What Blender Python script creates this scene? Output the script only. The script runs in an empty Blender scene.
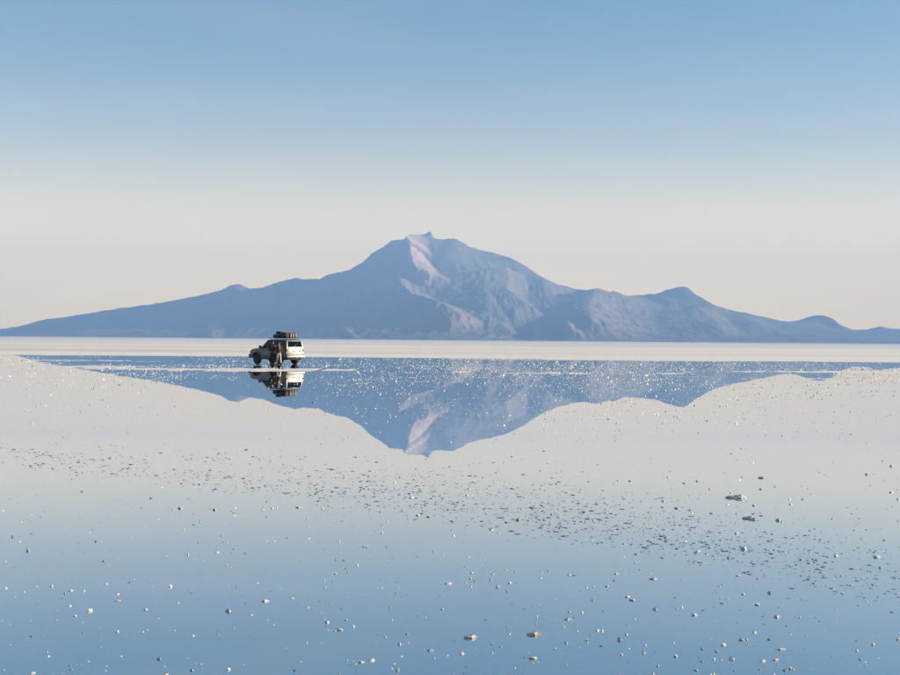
import bpy, bmesh, math, random
import numpy as np
from mathutils import Matrix, Vector, Euler

R = math.radians
random.seed(7)
rng = np.random.default_rng(11)
scene = bpy.context.scene
col = scene.collection

# ------------------------------------------------------------------ camera
F = 1310.0                        # focal length in pixels of the 900 px wide photograph
CAM_H = 1.6
PITCH = math.atan(7.2 / F)
ROLL = math.atan(0.0085)
cam_data = bpy.data.cameras.new('camera')
cam_data.sensor_width = 36.0
cam_data.lens = F / 900.0 * 36.0
cam_data.clip_start = 0.1
cam_data.clip_end = 120000.0
cam = bpy.data.objects.new('camera', cam_data)
col.objects.link(cam)
CAM_R = Matrix.Rotation(math.pi / 2 + PITCH, 3, 'X') @ Matrix.Rotation(ROLL, 3, 'Z')
cam.rotation_euler = CAM_R.to_euler()
cam.location = (0, 0, CAM_H)
scene.camera = cam

# ------------------------------------------------------------------ sky
SUN_EL = R(13.0)
SUN_AZ = R(5.0)                  # measured from +X (right) towards +Y (away)
sun_vec = Vector((math.cos(SUN_EL) * math.cos(SUN_AZ), math.cos(SUN_EL) * math.sin(SUN_AZ), math.sin(SUN_EL)))
world = bpy.data.worlds.new('World')
scene.world = world
world.use_nodes = True
wn = world.node_tree
wn.nodes.clear()
w_out = wn.nodes.new('ShaderNodeOutputWorld')
w_bg = wn.nodes.new('ShaderNodeBackground')
w_sky = wn.nodes.new('ShaderNodeTexSky')
w_sky.sky_type = 'NISHITA'
w_sky.sun_disc = False
w_sky.sun_elevation = SUN_EL
w_sky.sun_rotation = math.pi / 2 - SUN_AZ
w_sky.altitude = 3600.0
w_sky.air_density = 1.5
w_sky.dust_density = 0.6
w_sky.ozone_density = 3.2
w_bg.inputs['Strength'].default_value = 0.05
# the pale dusty band that rings the whole horizon of the high plain
w_geo = wn.nodes.new('ShaderNodeNewGeometry')
w_sep = wn.nodes.new('ShaderNodeSeparateXYZ')
w_abs = wn.nodes.new('ShaderNodeMath'); w_abs.operation = 'ABSOLUTE'
w_ramp = wn.nodes.new('ShaderNodeValToRGB')
w_ramp.color_ramp.interpolation = 'B_SPLINE'
BAND = [(0.0, 1.0), (0.04, 0.985), (0.065, 0.90), (0.085, 0.67), (0.115, 0.36), (0.15, 0.15), (0.20, 0.045), (0.27, 0.0), (0.5, 0.0)]
BAND_COL = (20.2, 13.0, 3.3)
w_ramp.color_ramp.elements[0].position = BAND[0][0]; w_ramp.color_ramp.elements[0].color = (BAND[0][1],) * 3 + (1,)
w_ramp.color_ramp.elements[1].position = BAND[-1][0]; w_ramp.color_ramp.elements[1].color = (BAND[-1][1],) * 3 + (1,)
for p_, v_ in BAND[1:-1]:
    e_ = w_ramp.color_ramp.elements.new(p_); e_.color = (v_, v_, v_, 1)
w_mix = wn.nodes.new('ShaderNodeMix'); w_mix.data_type = 'RGBA'; w_mix.clamp_factor = True
w_mix.inputs[7].default_value = BAND_COL + (1,)
wn.links.new(w_geo.outputs['Incoming'], w_sep.inputs[0])
wn.links.new(w_sep.outputs['Z'], w_abs.inputs[0])
wn.links.new(w_abs.outputs[0], w_ramp.inputs['Fac'])
wn.links.new(w_ramp.outputs['Color'], w_mix.inputs[0])
w_tint = wn.nodes.new('ShaderNodeMix'); w_tint.data_type = 'RGBA'; w_tint.blend_type = 'MULTIPLY'
w_tint.inputs[0].default_value = 1.0
w_tint.inputs[7].default_value = (0.83, 1.05, 0.98, 1)       # the clear, slightly green-blue sky of the photograph
wn.links.new(w_sky.outputs[0], w_tint.inputs[6])
wn.links.new(w_tint.outputs[2], w_mix.inputs[6])
# very thin streaks of high cloud
w_map = wn.nodes.new('ShaderNodeMapping'); w_map.inputs['Scale'].default_value = (2.2, 2.2, 17.0); w_map.inputs['Rotation'].default_value = (0.05, 0.07, 0.9)
w_no = wn.nodes.new('ShaderNodeTexNoise'); w_no.inputs['Scale'].default_value = 1.7; w_no.inputs['Detail'].default_value = 6
w_no.inputs['Distortion'].default_value = 0.6
w_cr = wn.nodes.new('ShaderNodeValToRGB')
w_cr.color_ramp.elements[0].position = 0.48; w_cr.color_ramp.elements[0].color = (0, 0, 0, 1)
w_cr.color_ramp.elements[1].position = 0.80; w_cr.color_ramp.elements[1].color = (0.06, 0.06, 0.06, 1)
w_mix2 = wn.nodes.new('ShaderNodeMix'); w_mix2.data_type = 'RGBA'
w_mix2.inputs[7].default_value = (10.0, 8.2, 6.0, 1)
wn.links.new(w_geo.outputs['Incoming'], w_map.inputs['Vector'])
wn.links.new(w_map.outputs[0], w_no.inputs['Vector'])
wn.links.new(w_no.outputs['Fac'], w_cr.inputs['Fac'])
wn.links.new(w_cr.outputs['Color'], w_mix2.inputs[0])
wn.links.new(w_mix.outputs[2], w_mix2.inputs[6])
wn.links.new(w_mix2.outputs[2], w_bg.inputs['Color'])
wn.links.new(w_bg.outputs[0], w_out.inputs['Surface'])

# ------------------------------------------------------------------ sun
sun_data = bpy.data.lights.new('sun', 'SUN')
sun_data.energy = 5.0
sun_data.angle = R(0.5)
sun_data.color = (1.0, 0.84, 0.64)
sun = bpy.data.objects.new('sun', sun_data)
col.objects.link(sun)
sun.rotation_euler = sun_vec.to_track_quat('Z', 'Y').to_euler()
sun.location = (50, 20, 60)

# ------------------------------------------------------------------ exposure and render
scene.view_settings.view_transform = 'Standard'
scene.view_settings.look = 'None'
scene.view_settings.gamma = 1.0
scene.view_settings.use_curve_mapping = False
scene.view_settings.exposure = 1.57
scene.render.engine = 'CYCLES'
scene.cycles.use_denoising = True
scene.cycles.max_bounces = 8
scene.cycles.transparent_max_bounces = 12
scene.cycles.caustics_reflective = False
scene.cycles.caustics_refractive = False

# ------------------------------------------------------------------ helpers
def horizon(px):
    return 344.7 + 0.0085 * (px - 450.0)

def ray(px, py):
    return CAM_R @ Vector(((px - 450.0) / F, -(py - 337.5) / F, -1.0))

def on_ground(px, py, z=0.0):
    """the point of the flat water that a pixel of the photograph looks at"""
    d = ray(px, py)
    k = (z - CAM_H) / d.z
    return Vector((d.x * k, d.y * k, z))

def tag(o, label=None, cat=None, group=None, kind=None):
    if label: o['label'] = label
    if cat: o['category'] = cat
    if group: o['group'] = group
    if kind: o['kind'] = kind
    return o

def link(name, me, mat=None, parent=None):
    o = bpy.data.objects.new(name, me)
    col.objects.link(o)
    if mat is not None:
        me.materials.clear()
        me.materials.append(mat)
    if parent is not None:
        o.parent = parent
    return o

def empty(name, loc=(0, 0, 0), rz=0.0):
    o = bpy.data.objects.new(name, None)
    o.empty_display_size = 0.2
    col.objects.link(o)
    o.location = loc
    o.rotation_euler = (0, 0, rz)
    return o

def np_mesh(name, verts, faces, smooth=True):
    """verts (n,3), faces (m,k) numpy arrays"""
    me = bpy.data.meshes.new(name)
    n, m, k = len(verts), len(faces), faces.shape[1]
    me.vertices.add(n)
    me.vertices.foreach_set('co', np.asarray(verts, np.float32).ravel())
    me.loops.add(m * k)
    me.loops.foreach_set('vertex_index', np.asarray(faces, np.int32).ravel())
    me.polygons.add(m)
    me.polygons.foreach_set('loop_start', np.arange(0, m * k, k, dtype=np.int32))
    me.polygons.foreach_set('loop_total', np.full(m, k, np.int32))
    me.polygons.foreach_set('use_smooth', np.full(m, smooth, bool))
    me.update(calc_edges=True)
    me.validate()
    return me

def grid_faces(nr, nc):
    i = np.arange(nr - 1)[:, None] * nc + np.arange(nc - 1)[None, :]
    return np.stack([i, i + 1, i + nc + 1, i + nc], -1).reshape(-1, 4)

_perm = np.random.default_rng(3).random((256, 256))
def vnoise(x, y, seed=0):
    x = np.asarray(x, float) + seed * 17.31
    y = np.asarray(y, float) + seed * 9.77
    xi = np.floor(x).astype(int); yi = np.floor(y).astype(int)
    fx = x - xi; fy = y - yi
    fx = fx * fx * fx * (fx * (fx * 6 - 15) + 10); fy = fy * fy * fy * (fy * (fy * 6 - 15) + 10)
    a = _perm[xi & 255, yi & 255]; b = _perm[(xi + 1) & 255, yi & 255]
    c = _perm[xi & 255, (yi + 1) & 255]; d = _perm[(xi + 1) & 255, (yi + 1) & 255]
    return (a * (1 - fx) + b * fx) * (1 - fy) + (c * (1 - fx) + d * fx) * fy

def fbm(x, y, oct=5, seed=0, gain=0.5, lac=2.03):
    s = 0.0; a = 1.0; t = 0.0
    for k in range(oct):
        s = s + a * vnoise(x, y, seed + k); t += a
        a *= gain; x = x * lac; y = y * lac
    return s / t

def ridged(x, y, oct=5, seed=0, gain=0.5):
    s = 0.0; a = 1.0; t = 0.0
    for k in range(oct):
        s = s + a * (1 - np.abs(2 * vnoise(x, y, seed + k) - 1)); t += a
        a *= gain; x = x * 2.03; y = y * 2.03
    return s / t

def sstep(a, b, x):
    t = np.clip((x - a) / (b - a), 0, 1)
    return t * t * (3 - 2 * t)

# ------------------------------------------------------------------ materials
def new_mat(name):
    m = bpy.data.materials.new(name)
    m.use_nodes = True
    nt = m.node_tree
    return m, nt, nt.nodes['Principled BSDF'], nt.nodes['Material Output']

def simple(name, color, rough=0.6, metal=0.0, coat=0.0, var=0.12, scale=9.0, bump=0.0):
    m, nt, b, out = new_mat(name)
    b.inputs['Roughness'].default_value = rough
    b.inputs['Metallic'].default_value = metal
    b.inputs['Coat Weight'].default_value = coat
    tc = nt.nodes.new('ShaderNodeTexCoord')
    no = nt.nodes.new('ShaderNodeTexNoise')
    no.inputs['Scale'].default_value = scale
    no.inputs['Detail'].default_value = 5
    nt.links.new(tc.outputs['Object'], no.inputs['Vector'])
    ra = nt.nodes.new('ShaderNodeValToRGB')
    ra.color_ramp.elements[0].position = 0.3
    ra.color_ramp.elements[1].position = 0.7
    ra.color_ramp.elements[0].color = tuple(max(0, c * (1 - var)) for c in color) + (1,)
    ra.color_ramp.elements[1].color = tuple(min(1, c * (1 + var)) for c in color) + (1,)
    nt.links.new(no.outputs['Fac'], ra.inputs['Fac'])
    nt.links.new(ra.outputs['Color'], b.inputs['Base Color'])
    if bump:
        bp = nt.nodes.new('ShaderNodeBump')
        bp.inputs['Strength'].default_value = bump
        bp.inputs['Distance'].default_value = 0.01
        nt.links.new(no.outputs['Fac'], bp.inputs['Height'])
        nt.links.new(bp.outputs['Normal'], b.inputs['Normal'])
    return m

def salt_flat_material():
    m, nt, b, out = new_mat('dry_salt')
    b.inputs['Roughness'].default_value = 0.85
    b.inputs['Specular IOR Level'].default_value = 0.2
    ge = nt.nodes.new('ShaderNodeNewGeometry')
    total = None
    for sx, sy, w in ((1 / 260.0, 1 / 26.0, 0.30), (1 / 1500.0, 1 / 120.0, 0.35), (1 / 9000.0, 1 / 900.0, 0.35)):
        mp = nt.nodes.new('ShaderNodeMapping')
        mp.inputs['Scale'].default_value = (sx, sy, 1.0)
        no = nt.nodes.new('ShaderNodeTexNoise')
        no.inputs['Scale'].default_value = 1.0
        no.inputs['Detail'].default_value = 6
        nt.links.new(ge.outputs['Position'], mp.inputs['Vector'])
        nt.links.new(mp.outputs['Vector'], no.inputs['Vector'])
        mu = nt.nodes.new('ShaderNodeMath'); mu.operation = 'MULTIPLY'
        mu.inputs[1].default_value = w
        nt.links.new(no.outputs['Fac'], mu.inputs[0])
        if total is None:
            total = mu
        else:
            ad = nt.nodes.new('ShaderNodeMath'); ad.operation = 'ADD'
            nt.links.new(total.outputs[0], ad.inputs[0]); nt.links.new(mu.outputs[0], ad.inputs[1])
            total = ad
    ra = nt.nodes.new('ShaderNodeValToRGB')
    e = ra.color_ramp.elements
    e[0].position = 0.39; e[0].color = (0.55, 0.46, 0.38, 1)
    e[1].position = 0.53; e[1].color = (0.95, 0.87, 0.77, 1)
    x = e.new(0.455); x.color = (0.84, 0.75, 0.67, 1)
    nt.links.new(total.outputs[0], ra.inputs['Fac'])
    nt.links.new(ra.outputs['Color'], b.inputs['Base Color'])
    no2 = nt.nodes.new('ShaderNodeTexNoise')
    no2.inputs['Scale'].default_value = 6.0; no2.inputs['Detail'].default_value = 6
    nt.links.new(ge.outputs['Position'], no2.inputs['Vector'])
    bp = nt.nodes.new('ShaderNodeBump')
    bp.inputs['Strength'].default_value = 0.4; bp.inputs['Distance'].default_value = 0.03
    nt.links.new(no2.outputs['Fac'], bp.inputs['Height'])
    nt.links.new(bp.outputs['Normal'], b.inputs['Normal'])
    return m

WATER_IOR = 1.36
WATER_TINT = (0.30, 0.78, 1.0)
def water_material():
    m, nt, b, out = new_mat('brine_mirror')
    nt.nodes.remove(b)
    fr = nt.nodes.new('ShaderNodeFresnel'); fr.inputs['IOR'].default_value = WATER_IOR
    tr = nt.nodes.new('ShaderNodeBsdfTransparent'); tr.inputs['Color'].default_value = WATER_TINT + (1,)
    gl = nt.nodes.new('ShaderNodeBsdfGlossy'); gl.inputs['Roughness'].default_value = 0.0
    gl.inputs['Color'].default_value = (1.0, 1.0, 0.99, 1)
    mx = nt.nodes.new('ShaderNodeMixShader')
    # brine over a polished salt crust reflects more than one clean water surface does
    pw = nt.nodes.new('ShaderNodeMath'); pw.operation = 'POWER'; pw.inputs[1].default_value = 0.26
    nt.links.new(fr.outputs[0], pw.inputs[0]); nt.links.new(pw.outputs[0], mx.inputs[0])
    nt.links.new(tr.outputs[0], mx.inputs[1]); nt.links.new(gl.outputs[0], mx.inputs[2])
    # the faintest breath of a ripple
    ge = nt.nodes.new('ShaderNodeNewGeometry'); no = nt.nodes.new('ShaderNodeTexNoise'); no.inputs['Scale'].default_value = 1.3; no.inputs['Detail'].default_value = 3
    bp = nt.nodes.new('ShaderNodeBump'); bp.inputs['Strength'].default_value = 1.0; bp.inputs['Distance'].default_value = 0.00022
    nt.links.new(ge.outputs['Position'], no.inputs['Vector']); nt.links.new(no.outputs['Fac'], bp.inputs['Height'])
    nt.links.new(bp.outputs['Normal'], gl.inputs['Normal'])
    nt.links.new(mx.outputs[0], out.inputs['Surface'])
    return m

def salt_lump_material(name, color, dark, rough=0.55):
    m, nt, b, out = new_mat(name)
    b.inputs['Roughness'].default_value = rough
    tc = nt.nodes.new('ShaderNodeTexCoord')
    no = nt.nodes.new('ShaderNodeTexNoise')
    no.inputs['Scale'].default_value = 1.6; no.inputs['Detail'].default_value = 8; no.inputs['Roughness'].default_value = 0.65
    nt.links.new(tc.outputs['Object'], no.inputs['Vector'])
    ra = nt.nodes.new('ShaderNodeValToRGB')
    ra.color_ramp.elements[0].position = 0.34; ra.color_ramp.elements[0].color = dark + (1,)
    ra.color_ramp.elements[1].position = 0.52; ra.color_ramp.elements[1].color = color + (1,)
    nt.links.new(no.outputs['Fac'], ra.inputs['Fac'])
    nt.links.new(ra.outputs['Color'], b.inputs['Base Color'])
    bp = nt.nodes.new('ShaderNodeBump'); bp.inputs['Strength'].default_value = 0.6; bp.inputs['Distance'].default_value = 0.15
    nt.links.new(no.outputs['Fac'], bp.inputs['Height']); nt.links.new(bp.outputs['Normal'], b.inputs['Normal'])
    return m

def rock_material():
    m, nt, b, out = new_mat('volcanic_rock')
    b.inputs['Roughness'].default_value = 0.95
    b.inputs['Specular IOR Level'].default_value = 0.05
    at = nt.nodes.new('ShaderNodeAttribute'); at.attribute_name = 'scree_and_sunlight'  # real pink rock near the summit, sunlight painted on the other ribs
    ge = nt.nodes.new('ShaderNodeNewGeometry')
    no = nt.nodes.new('ShaderNodeTexNoise'); no.inputs['Scale'].default_value = 0.0016
    no.inputs['Detail'].default_value = 8; no.inputs['Roughness'].default_value = 0.6
    nt.links.new(ge.outputs['Position'], no.inputs['Vector'])
    ra = nt.nodes.new('ShaderNodeValToRGB')
    ra.color_ramp.elements[0].position = 0.35; ra.color_ramp.elements[0].color = (0.10, 0.085, 0.075, 1)
    ra.color_ramp.elements[1].position = 0.68; ra.color_ramp.elements[1].color = (0.22, 0.185, 0.15, 1)
    nt.links.new(no.outputs['Fac'], ra.inputs['Fac'])
    mx = nt.nodes.new('ShaderNodeMix'); mx.data_type = 'RGBA'
    nt.links.new(at.outputs['Fac'], mx.inputs[0])
    nt.links.new(ra.outputs['Color'], mx.inputs[6])
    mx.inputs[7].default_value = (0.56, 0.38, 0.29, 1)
    nt.links.new(mx.outputs[2], b.inputs['Base Color'])
    return m

M_salt = salt_flat_material()
M_water = water_material()
M_lump = salt_lump_material('white_salt', (0.90, 0.88, 0.85), (0.70, 0.66, 0.60))
M_crumb = salt_lump_material('damp_shaded_salt', (0.34, 0.38, 0.44), (0.21, 0.23, 0.27), 0.4)  # dark grey-blue carries the crumbs' shaded sides as well as their damp
M_chunk = salt_lump_material('shade_mottled_salt', (0.62, 0.59, 0.55), (0.13, 0.12, 0.12))  # dark mottling puts the shade of the chunks' flanks into the colour
M_rock = rock_material()

# ------------------------------------------------------------------ ground: the salt flat and the shallow water on it
def shore_d(x, y):
    return np.maximum(np.where(y > 0, y, -y * 0.8), np.abs(x) * 0.55)

def rise(d):
    return np.where(d > 2500, (d - 2500) * 0.0043, 0.0)

def bar(x, y, x0, x1, yc, half, slope, soft=6.0, seed=0):
    """a low salt bar lying along x that just breaks the water"""
    yy = yc + slope * (x - 0.5 * (x0 + x1)) + (fbm(x / 9.0, 0 * x, 3, seed) - 0.5) * half * 1.1
    across = 1.6 * (1 - np.abs(y - yy) / half)
    along = sstep(x0 - soft, x0 + soft, x) * (1 - sstep(x1 - soft, x1 + soft, x))
    return np.clip(across, 0, 1) * along

def ground_z(x, y):
    d = shore_d(x, y)
    base = -0.035 + 0.085 * sstep(128, 178, d)
    streak = fbm(x / 38.0, y / 5.0, 4, 5) - 0.5
    z = base + 0.085 * streak * sstep(60, 130, d) + 0.012 * (fbm(x / 2.0, y / 1.2, 3, 8) - 0.5) * sstep(30, 80, d)
    z = z * (1 - sstep(170, 260, d)) + (0.06 + 0.05 * (fbm(x / 90.0, y / 18.0, 3, 2) - 0.4)) * sstep(170, 260, d)
    b = bar(x, y, -30, -3.5, 81.0, 10.0, 0.02, 6, 1) * 0.043
    b = np.maximum(b, bar(x, y, -2, 9.0, 79.0, 6.5, 0.0, 5, 4) * 0.038)
    b = np.maximum(b, bar(x, y, 10, 17.0, 80.0, 6.5, 0.0, 3, 12) * 0.040)
    b = np.maximum(b, bar(x, y, 18, 42.0, 88.0, 5.5, 0.03, 5, 6) * 0.044)
    b = np.maximum(b, bar(x, y, 13, 26.0, 66.0, 3.0, 0.0, 4, 9) * 0.038)
    b = np.maximum(b, bar(x, y, -56, -22, 108.0, 5.0, 0.05, 6, 7) * 0.042)
    b = b * (1 + 1.3 * (fbm(x / 0.6, y / 2.2, 3, 33) - 0.5) + 1.2 * (fbm(x / 5.0, y / 4.0, 2, 37) - 0.5)) 
    return z + b + rise(d)

az = np.concatenate([np.linspace(-180, -32, 38)[:-1], np.linspace(-32, 32, 640), np.linspace(32, 180, 38)[1:]])
rad = np.concatenate([[0.5, 2.0, 3.5], 1.6 * F / np.linspace(400, 6, 520), np.geomspace(355, 26500, 90)])
A, RR = np.meshgrid(np.radians(az), rad)
RR = np.where((np.abs(A) > R(33)) & (RR > 3000), 3000 + (RR - 3000) * 0.36, RR)
gx, gy = RR * np.sin(A), RR * np.cos(A)
gz = ground_z(gx, gy)
me = np_mesh('salt_flat', np.stack([gx, gy, gz], -1).reshape(-1, 3), grid_faces(*gx.shape))
salt_flat = link('salt_flat', me, M_salt)
tag(salt_flat, 'pale cream salt flat stretching to the foot of the volcano', 'salt flat', kind='structure')

aw = np.radians(np.linspace(-180, 180, 97))
rw = np.array([0.4, 60.0, 140.0, 290.0])
A, RR = np.meshgrid(aw, rw)
me = np_mesh('water', np.stack([RR * np.sin(A), RR * np.cos(A), 0 * A], -1).reshape(-1, 3), grid_faces(*A.shape), smooth=False)
water = link('water', me, M_water)
tag(water, 'mirror-still shallow water reflecting the sky and the volcano', 'water', kind='structure')

# ------------------------------------------------------------------ mountains
SIL = [(-160, 343), (-60, 337.5), (0, 329.3), (20, 326), (45, 319.3), (60, 317.7), (103, 310.7), (160, 302.7), (207, 294), (222, 290), (230, 285.2),
       (240, 284.2), (250, 288.5), (263, 287.3), (280, 281.7), (296.5, 277.4), (305, 279), (320, 279), (326.7, 275), (350, 269.3),
       (363, 261.7), (371.7, 253.3), (383, 246.7), (392, 240.5), (400, 240), (404.5, 239.3), (406.5, 236.0), (409, 235.6), (411, 234.2), (413, 234.6), (415, 234.9), (418, 234.2),
       (421, 234.4), (425, 233.8), (427, 232.6), (429.3, 231.2), (431.2, 232.4), (432.6, 236), (434.5, 238.6), (439, 239), (446.7, 239), (454.5, 238), (460, 241), (469, 246),
       (478, 249.5), (493, 252.7), (510, 257.3), (526.7, 266.7), (540, 276), (556.7, 284), (577, 289.3), (586.7, 290), (597, 288.4),
       (604, 290), (610.7, 292.4), (613, 290.7), (618.7, 293), (625.3, 295.3), (640, 295.6), (648, 293.7), (654.7, 294.3), (666.7, 290),
       (671, 289.2), (679, 286.4), (684.4, 286.4), (689, 289), (695.6, 294.4), (706.7, 301), (720, 307.2), (739, 311.7), (746.7, 312.7),
       (780, 320.7), (796.7, 321.9), (830, 328), (870, 333.5), (930, 340), (1060, 346)]
HILLS = [(760, 336), (780, 325), (790, 321.8), (799.8, 320.2), (807, 317.1), (814.5, 315.5), (824, 315.5), (831.6, 318.3), (839, 323.8), (848.7, 328.4),
         (858.5, 331), (870, 334), (890, 339), (920, 342)]
FAR = [(800, 341), (830, 334), (848, 330.5), (858.5, 329.7), (868, 329.3), (880.5, 326), (890, 328.1), (900, 329), (930, 326), (970, 331), (1040, 336), (1150, 345)]

def build_range(name, sil, px0, px1, ncol, depth, front, back, spurs, scree_and_sunlight, seed, relief=1.0, label='', rough_top=0.0):
    sx = np.array([p[0] for p in sil], float); sy = np.array([p[1] for p in sil], float)
    px = np.linspace(px0, px1, ncol)
    prof = np.interp(px, sx, sy)
    prof = prof + (fbm(px / 7.0, px * 0, 5, seed + 50, 0.6) - 0.5) * 1.5
    # direction of each column on the horizon and slope of its crest
    u = np.empty(ncol); sl = np.empty(ncol)
    for i in range(ncol):
        d = ray(px[i], prof[i]); u[i] = d.x / d.y; sl[i] = d.z / d.y
    # depth of the crest wanders
    yc = depth + (fbm(px / 240.0, px * 0, 2, seed) - 0.5) * 0.05 * depth
    hc = sl * yc + CAM_H - rise(yc)                       # crest above the rising plain
    nr = 230
    tt = np.concatenate([np.linspace(1.08, 0.0, 165), -np.linspace(0, 1, nr - 164)[1:]])   # 1 foot .. 0 crest .. -1 back foot
    T, U = np.meshgrid(tt, u, indexing='ij')
    def blur(a, sg):
        w = np.exp(-0.5 * (np.arange(-3 * sg, 3 * sg + 1) / sg) ** 2); w /= w.sum()
        return np.convolve(np.pad(a, 3 * sg, mode='edge'), w, mode='valid')
    per_px = ncol / (px1 - px0)
    lev = [hc] + [blur(hc, max(2, int(q * per_px))) for q in (5, 24, 60, 100)]
    ts = [0.0, 0.03, 0.09, 0.25, 0.6]
    HC = np.empty(T.shape)
    for i_, t_ in enumerate(np.abs(tt)):
        j_ = min(max(np.searchsorted(ts, t_) - 1, 0), 3)
        f_ = min(max((t_ - ts[j_]) / (ts[j_ + 1] - ts[j_]), 0), 1)
        HC[i_] = lev[j_] * (1 - f_) + lev[j_ + 1] * f_
    YC = np.broadcast_to(yc, T.shape); PX = np.broadcast_to(px, T.shape)
    hs_ = blur(hc, int(70 * per_px))
    lf = front * (0.45 + 0.55 * np.clip(hs_ / max(hs_.max(), 1), 0, 1)) * (0.92 + 0.16 * fbm(px / 150.0, px * 0, 2, seed + 7))
    LF = np.broadcast_to(lf, T.shape)
    Y = np.where(T >= 0, YC - T * LF, YC - T * back)
    X = U * Y
    tc = np.clip(np.abs(T), 0, 1)
    g = 0.62 * (1 - tc) ** 1.35 + 0.38 * (1 - tc) ** 2.6
    Z = HC * g
    env = np.clip(4 * tc * (1 - tc), 0, 1) ** 0.8
    # gullies and spurs running down the slope
    wx = X + 700 * (fbm(X / 2600.0, Y / 2600.0, 3, seed + 3) - 0.5)
    gul = ridged(wx / 1500.0, Y / 3800.0, 5, seed + 20, 0.52) - 0.62
    fine = ridged(wx / 420.0, Y / 900.0, 4, seed + 30, 0.55) - 0.6
    Z = Z + relief * env * HC * (0.16 * gul + 0.075 * fine + 0.022 * (ridged(wx / 130.0, Y / 260.0, 3, seed + 35) - 0.6))
    Z = Z + relief * 12.0 * (fbm(X / 160.0, Y / 160.0, 3, seed + 40) - 0.5) * np.clip(env * 2, 0, 1)
    # named spurs: asymmetric ribs whose right flank is steep
    SC = np.zeros_like(Z)
    for (pts, wl, wr, amp, sc) in spurs:
        ax = np.array([p[0] for p in pts], float); ay = np.array([p[1] for p in pts], float)
        # screen height of every grid point, to find where the rib lies on the slope
        SYp = horizon(PX) - F * (Z + rise(Y) - CAM_H) / Y
        cx = np.interp(SYp, ay, ax)
        cx = cx + (fbm(SYp / 6.0, SYp * 0, 3, seed + int(ax[0]) % 50) - 0.5) * 5
        if isinstance(wr, tuple): wr = np.interp(SYp, [ay[0], ay[-1]], wr)
        fade = sstep(ay[0] - 5, ay[0] + 3, SYp) * (1 - sstep(ay[-1] - 2, ay[-1] + 7, SYp)) * (T > 0.0)
        s = PX - cx
        rib = np.where(s < 0, np.clip(1 + s / wl, 0, 1), np.clip(1 - s / wr, 0, 1))
        rib = np.where(s < 0, rib * rib * (3 - 2 * rib), rib)
        if amp < 0:                                        # a corrie cut into the right side of the rib
            rib = np.where(s < 0, 0, np.where(s < wr, s / wr, np.clip(1 - (s - wr) / (0.7 * wr), 0, 1)))
            fade = fade * sstep(0.012, 0.05, T)
        Z = Z + amp * rib * fade
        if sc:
            inside = sstep(-1, 2, s) * (1 - sstep(wr * 0.75, wr * 1.1, s)) * fade  # pale tone on the sunward flank only; below the summit it paints sunlight
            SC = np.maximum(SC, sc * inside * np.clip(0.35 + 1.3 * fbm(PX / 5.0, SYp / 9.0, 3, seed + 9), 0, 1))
    Z = Z * (tc < 1) - 2.0
    # keep every point below the sight line over its own crest, so the crest stays the skyline
    lim = (sl[None, :] * Y + CAM_H) - rise(Y) - 6 * np.abs(T)
    Z = np.minimum(Z, lim)
    Zw = Z + rise(np.minimum(Y, 33000))
    V = np.stack([X, Y, Zw], -1).reshape(-1, 3)
    me = np_mesh(name, V, grid_faces(*X.shape))
    at = me.attributes.new('scree_and_sunlight', 'FLOAT', 'POINT')
    at.data.foreach_set('value', SC.reshape(-1).astype(np.float32))
    o = link(name, me, M_rock)
    tag(o, label, 'mountain', kind='structure')
    return o

SPURS = [
    ([(392, 238), (396, 247), (408, 255)], 24, (38, 24), 240, 1.0),
    ([(408, 254), (410, 262), (412, 270), (416, 281)], 34, (14, 34), 200, 1.0),
    ([(397, 283), (402, 292), (412, 302), (436, 310), (462, 325)], 40, 24, 120, 0.35),
    ([(513, 261), (524, 268), (540, 281), (556, 292)], 30, 24, 90, 0.1),
    ([(507, 276), (509, 290), (506, 300), (520, 312), (534, 321)], 78, 20, 160, 0.12),
    ([(534, 322), (533, 335)], 16, 10, 50, 0.3),
    ([(502, 325), (510, 334)], 14, 9, 40, 0.2),
    ([(587, 299), (596, 306), (588, 320), (592, 334)], 46, 66, 200, 0.3),
    ([(563, 323), (575, 335)], 20, 12, 60, 0.3),
    ([(688, 290), (697, 298), (715, 308)], 30, 26, 80, 0.1),
    ([(702, 312), (712, 322), (722, 331)], 30, 18, 70, 0.2),
    ([(655, 296), (675, 303), (700, 309)], 20, 9, 45, 0.1),
    ([(355, 296), (346, 302), (336, 307)], 22, 8, 40, 0.25),
    ([(346, 331), (352, 336)], 12, 8, 30, 0.3),
    ([(214, 324), (212, 336)], 22, 12, 40, 0.3),
    ([(740, 318), (765, 330)], 30, 18, 50, 0.1),
]
build_range('mountain', SIL, -150, 1040, 1500, 19500, 5600, 3600, SPURS, None, 1,
            label='jagged-topped blue volcano with pink lit rock below its summit')
build_range('hill', HILLS, 762, 918, 200, 20500, 3000, 2000,
            [([(826, 317), (834, 322), (846, 331)], 14, 16, 70, 0.1), ([(803, 324), (815, 330), (830, 337)], 22, 18, 50, 0.2)], None, 14,
            label='rounded hill beyond the right foot of the volcano', relief=0.6)
build_range('hill', FAR, 802, 1140, 260, 22000, 2500, 1600, [], None, 27, label='low far ridge behind the rounded hill', relief=0.5)

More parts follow.
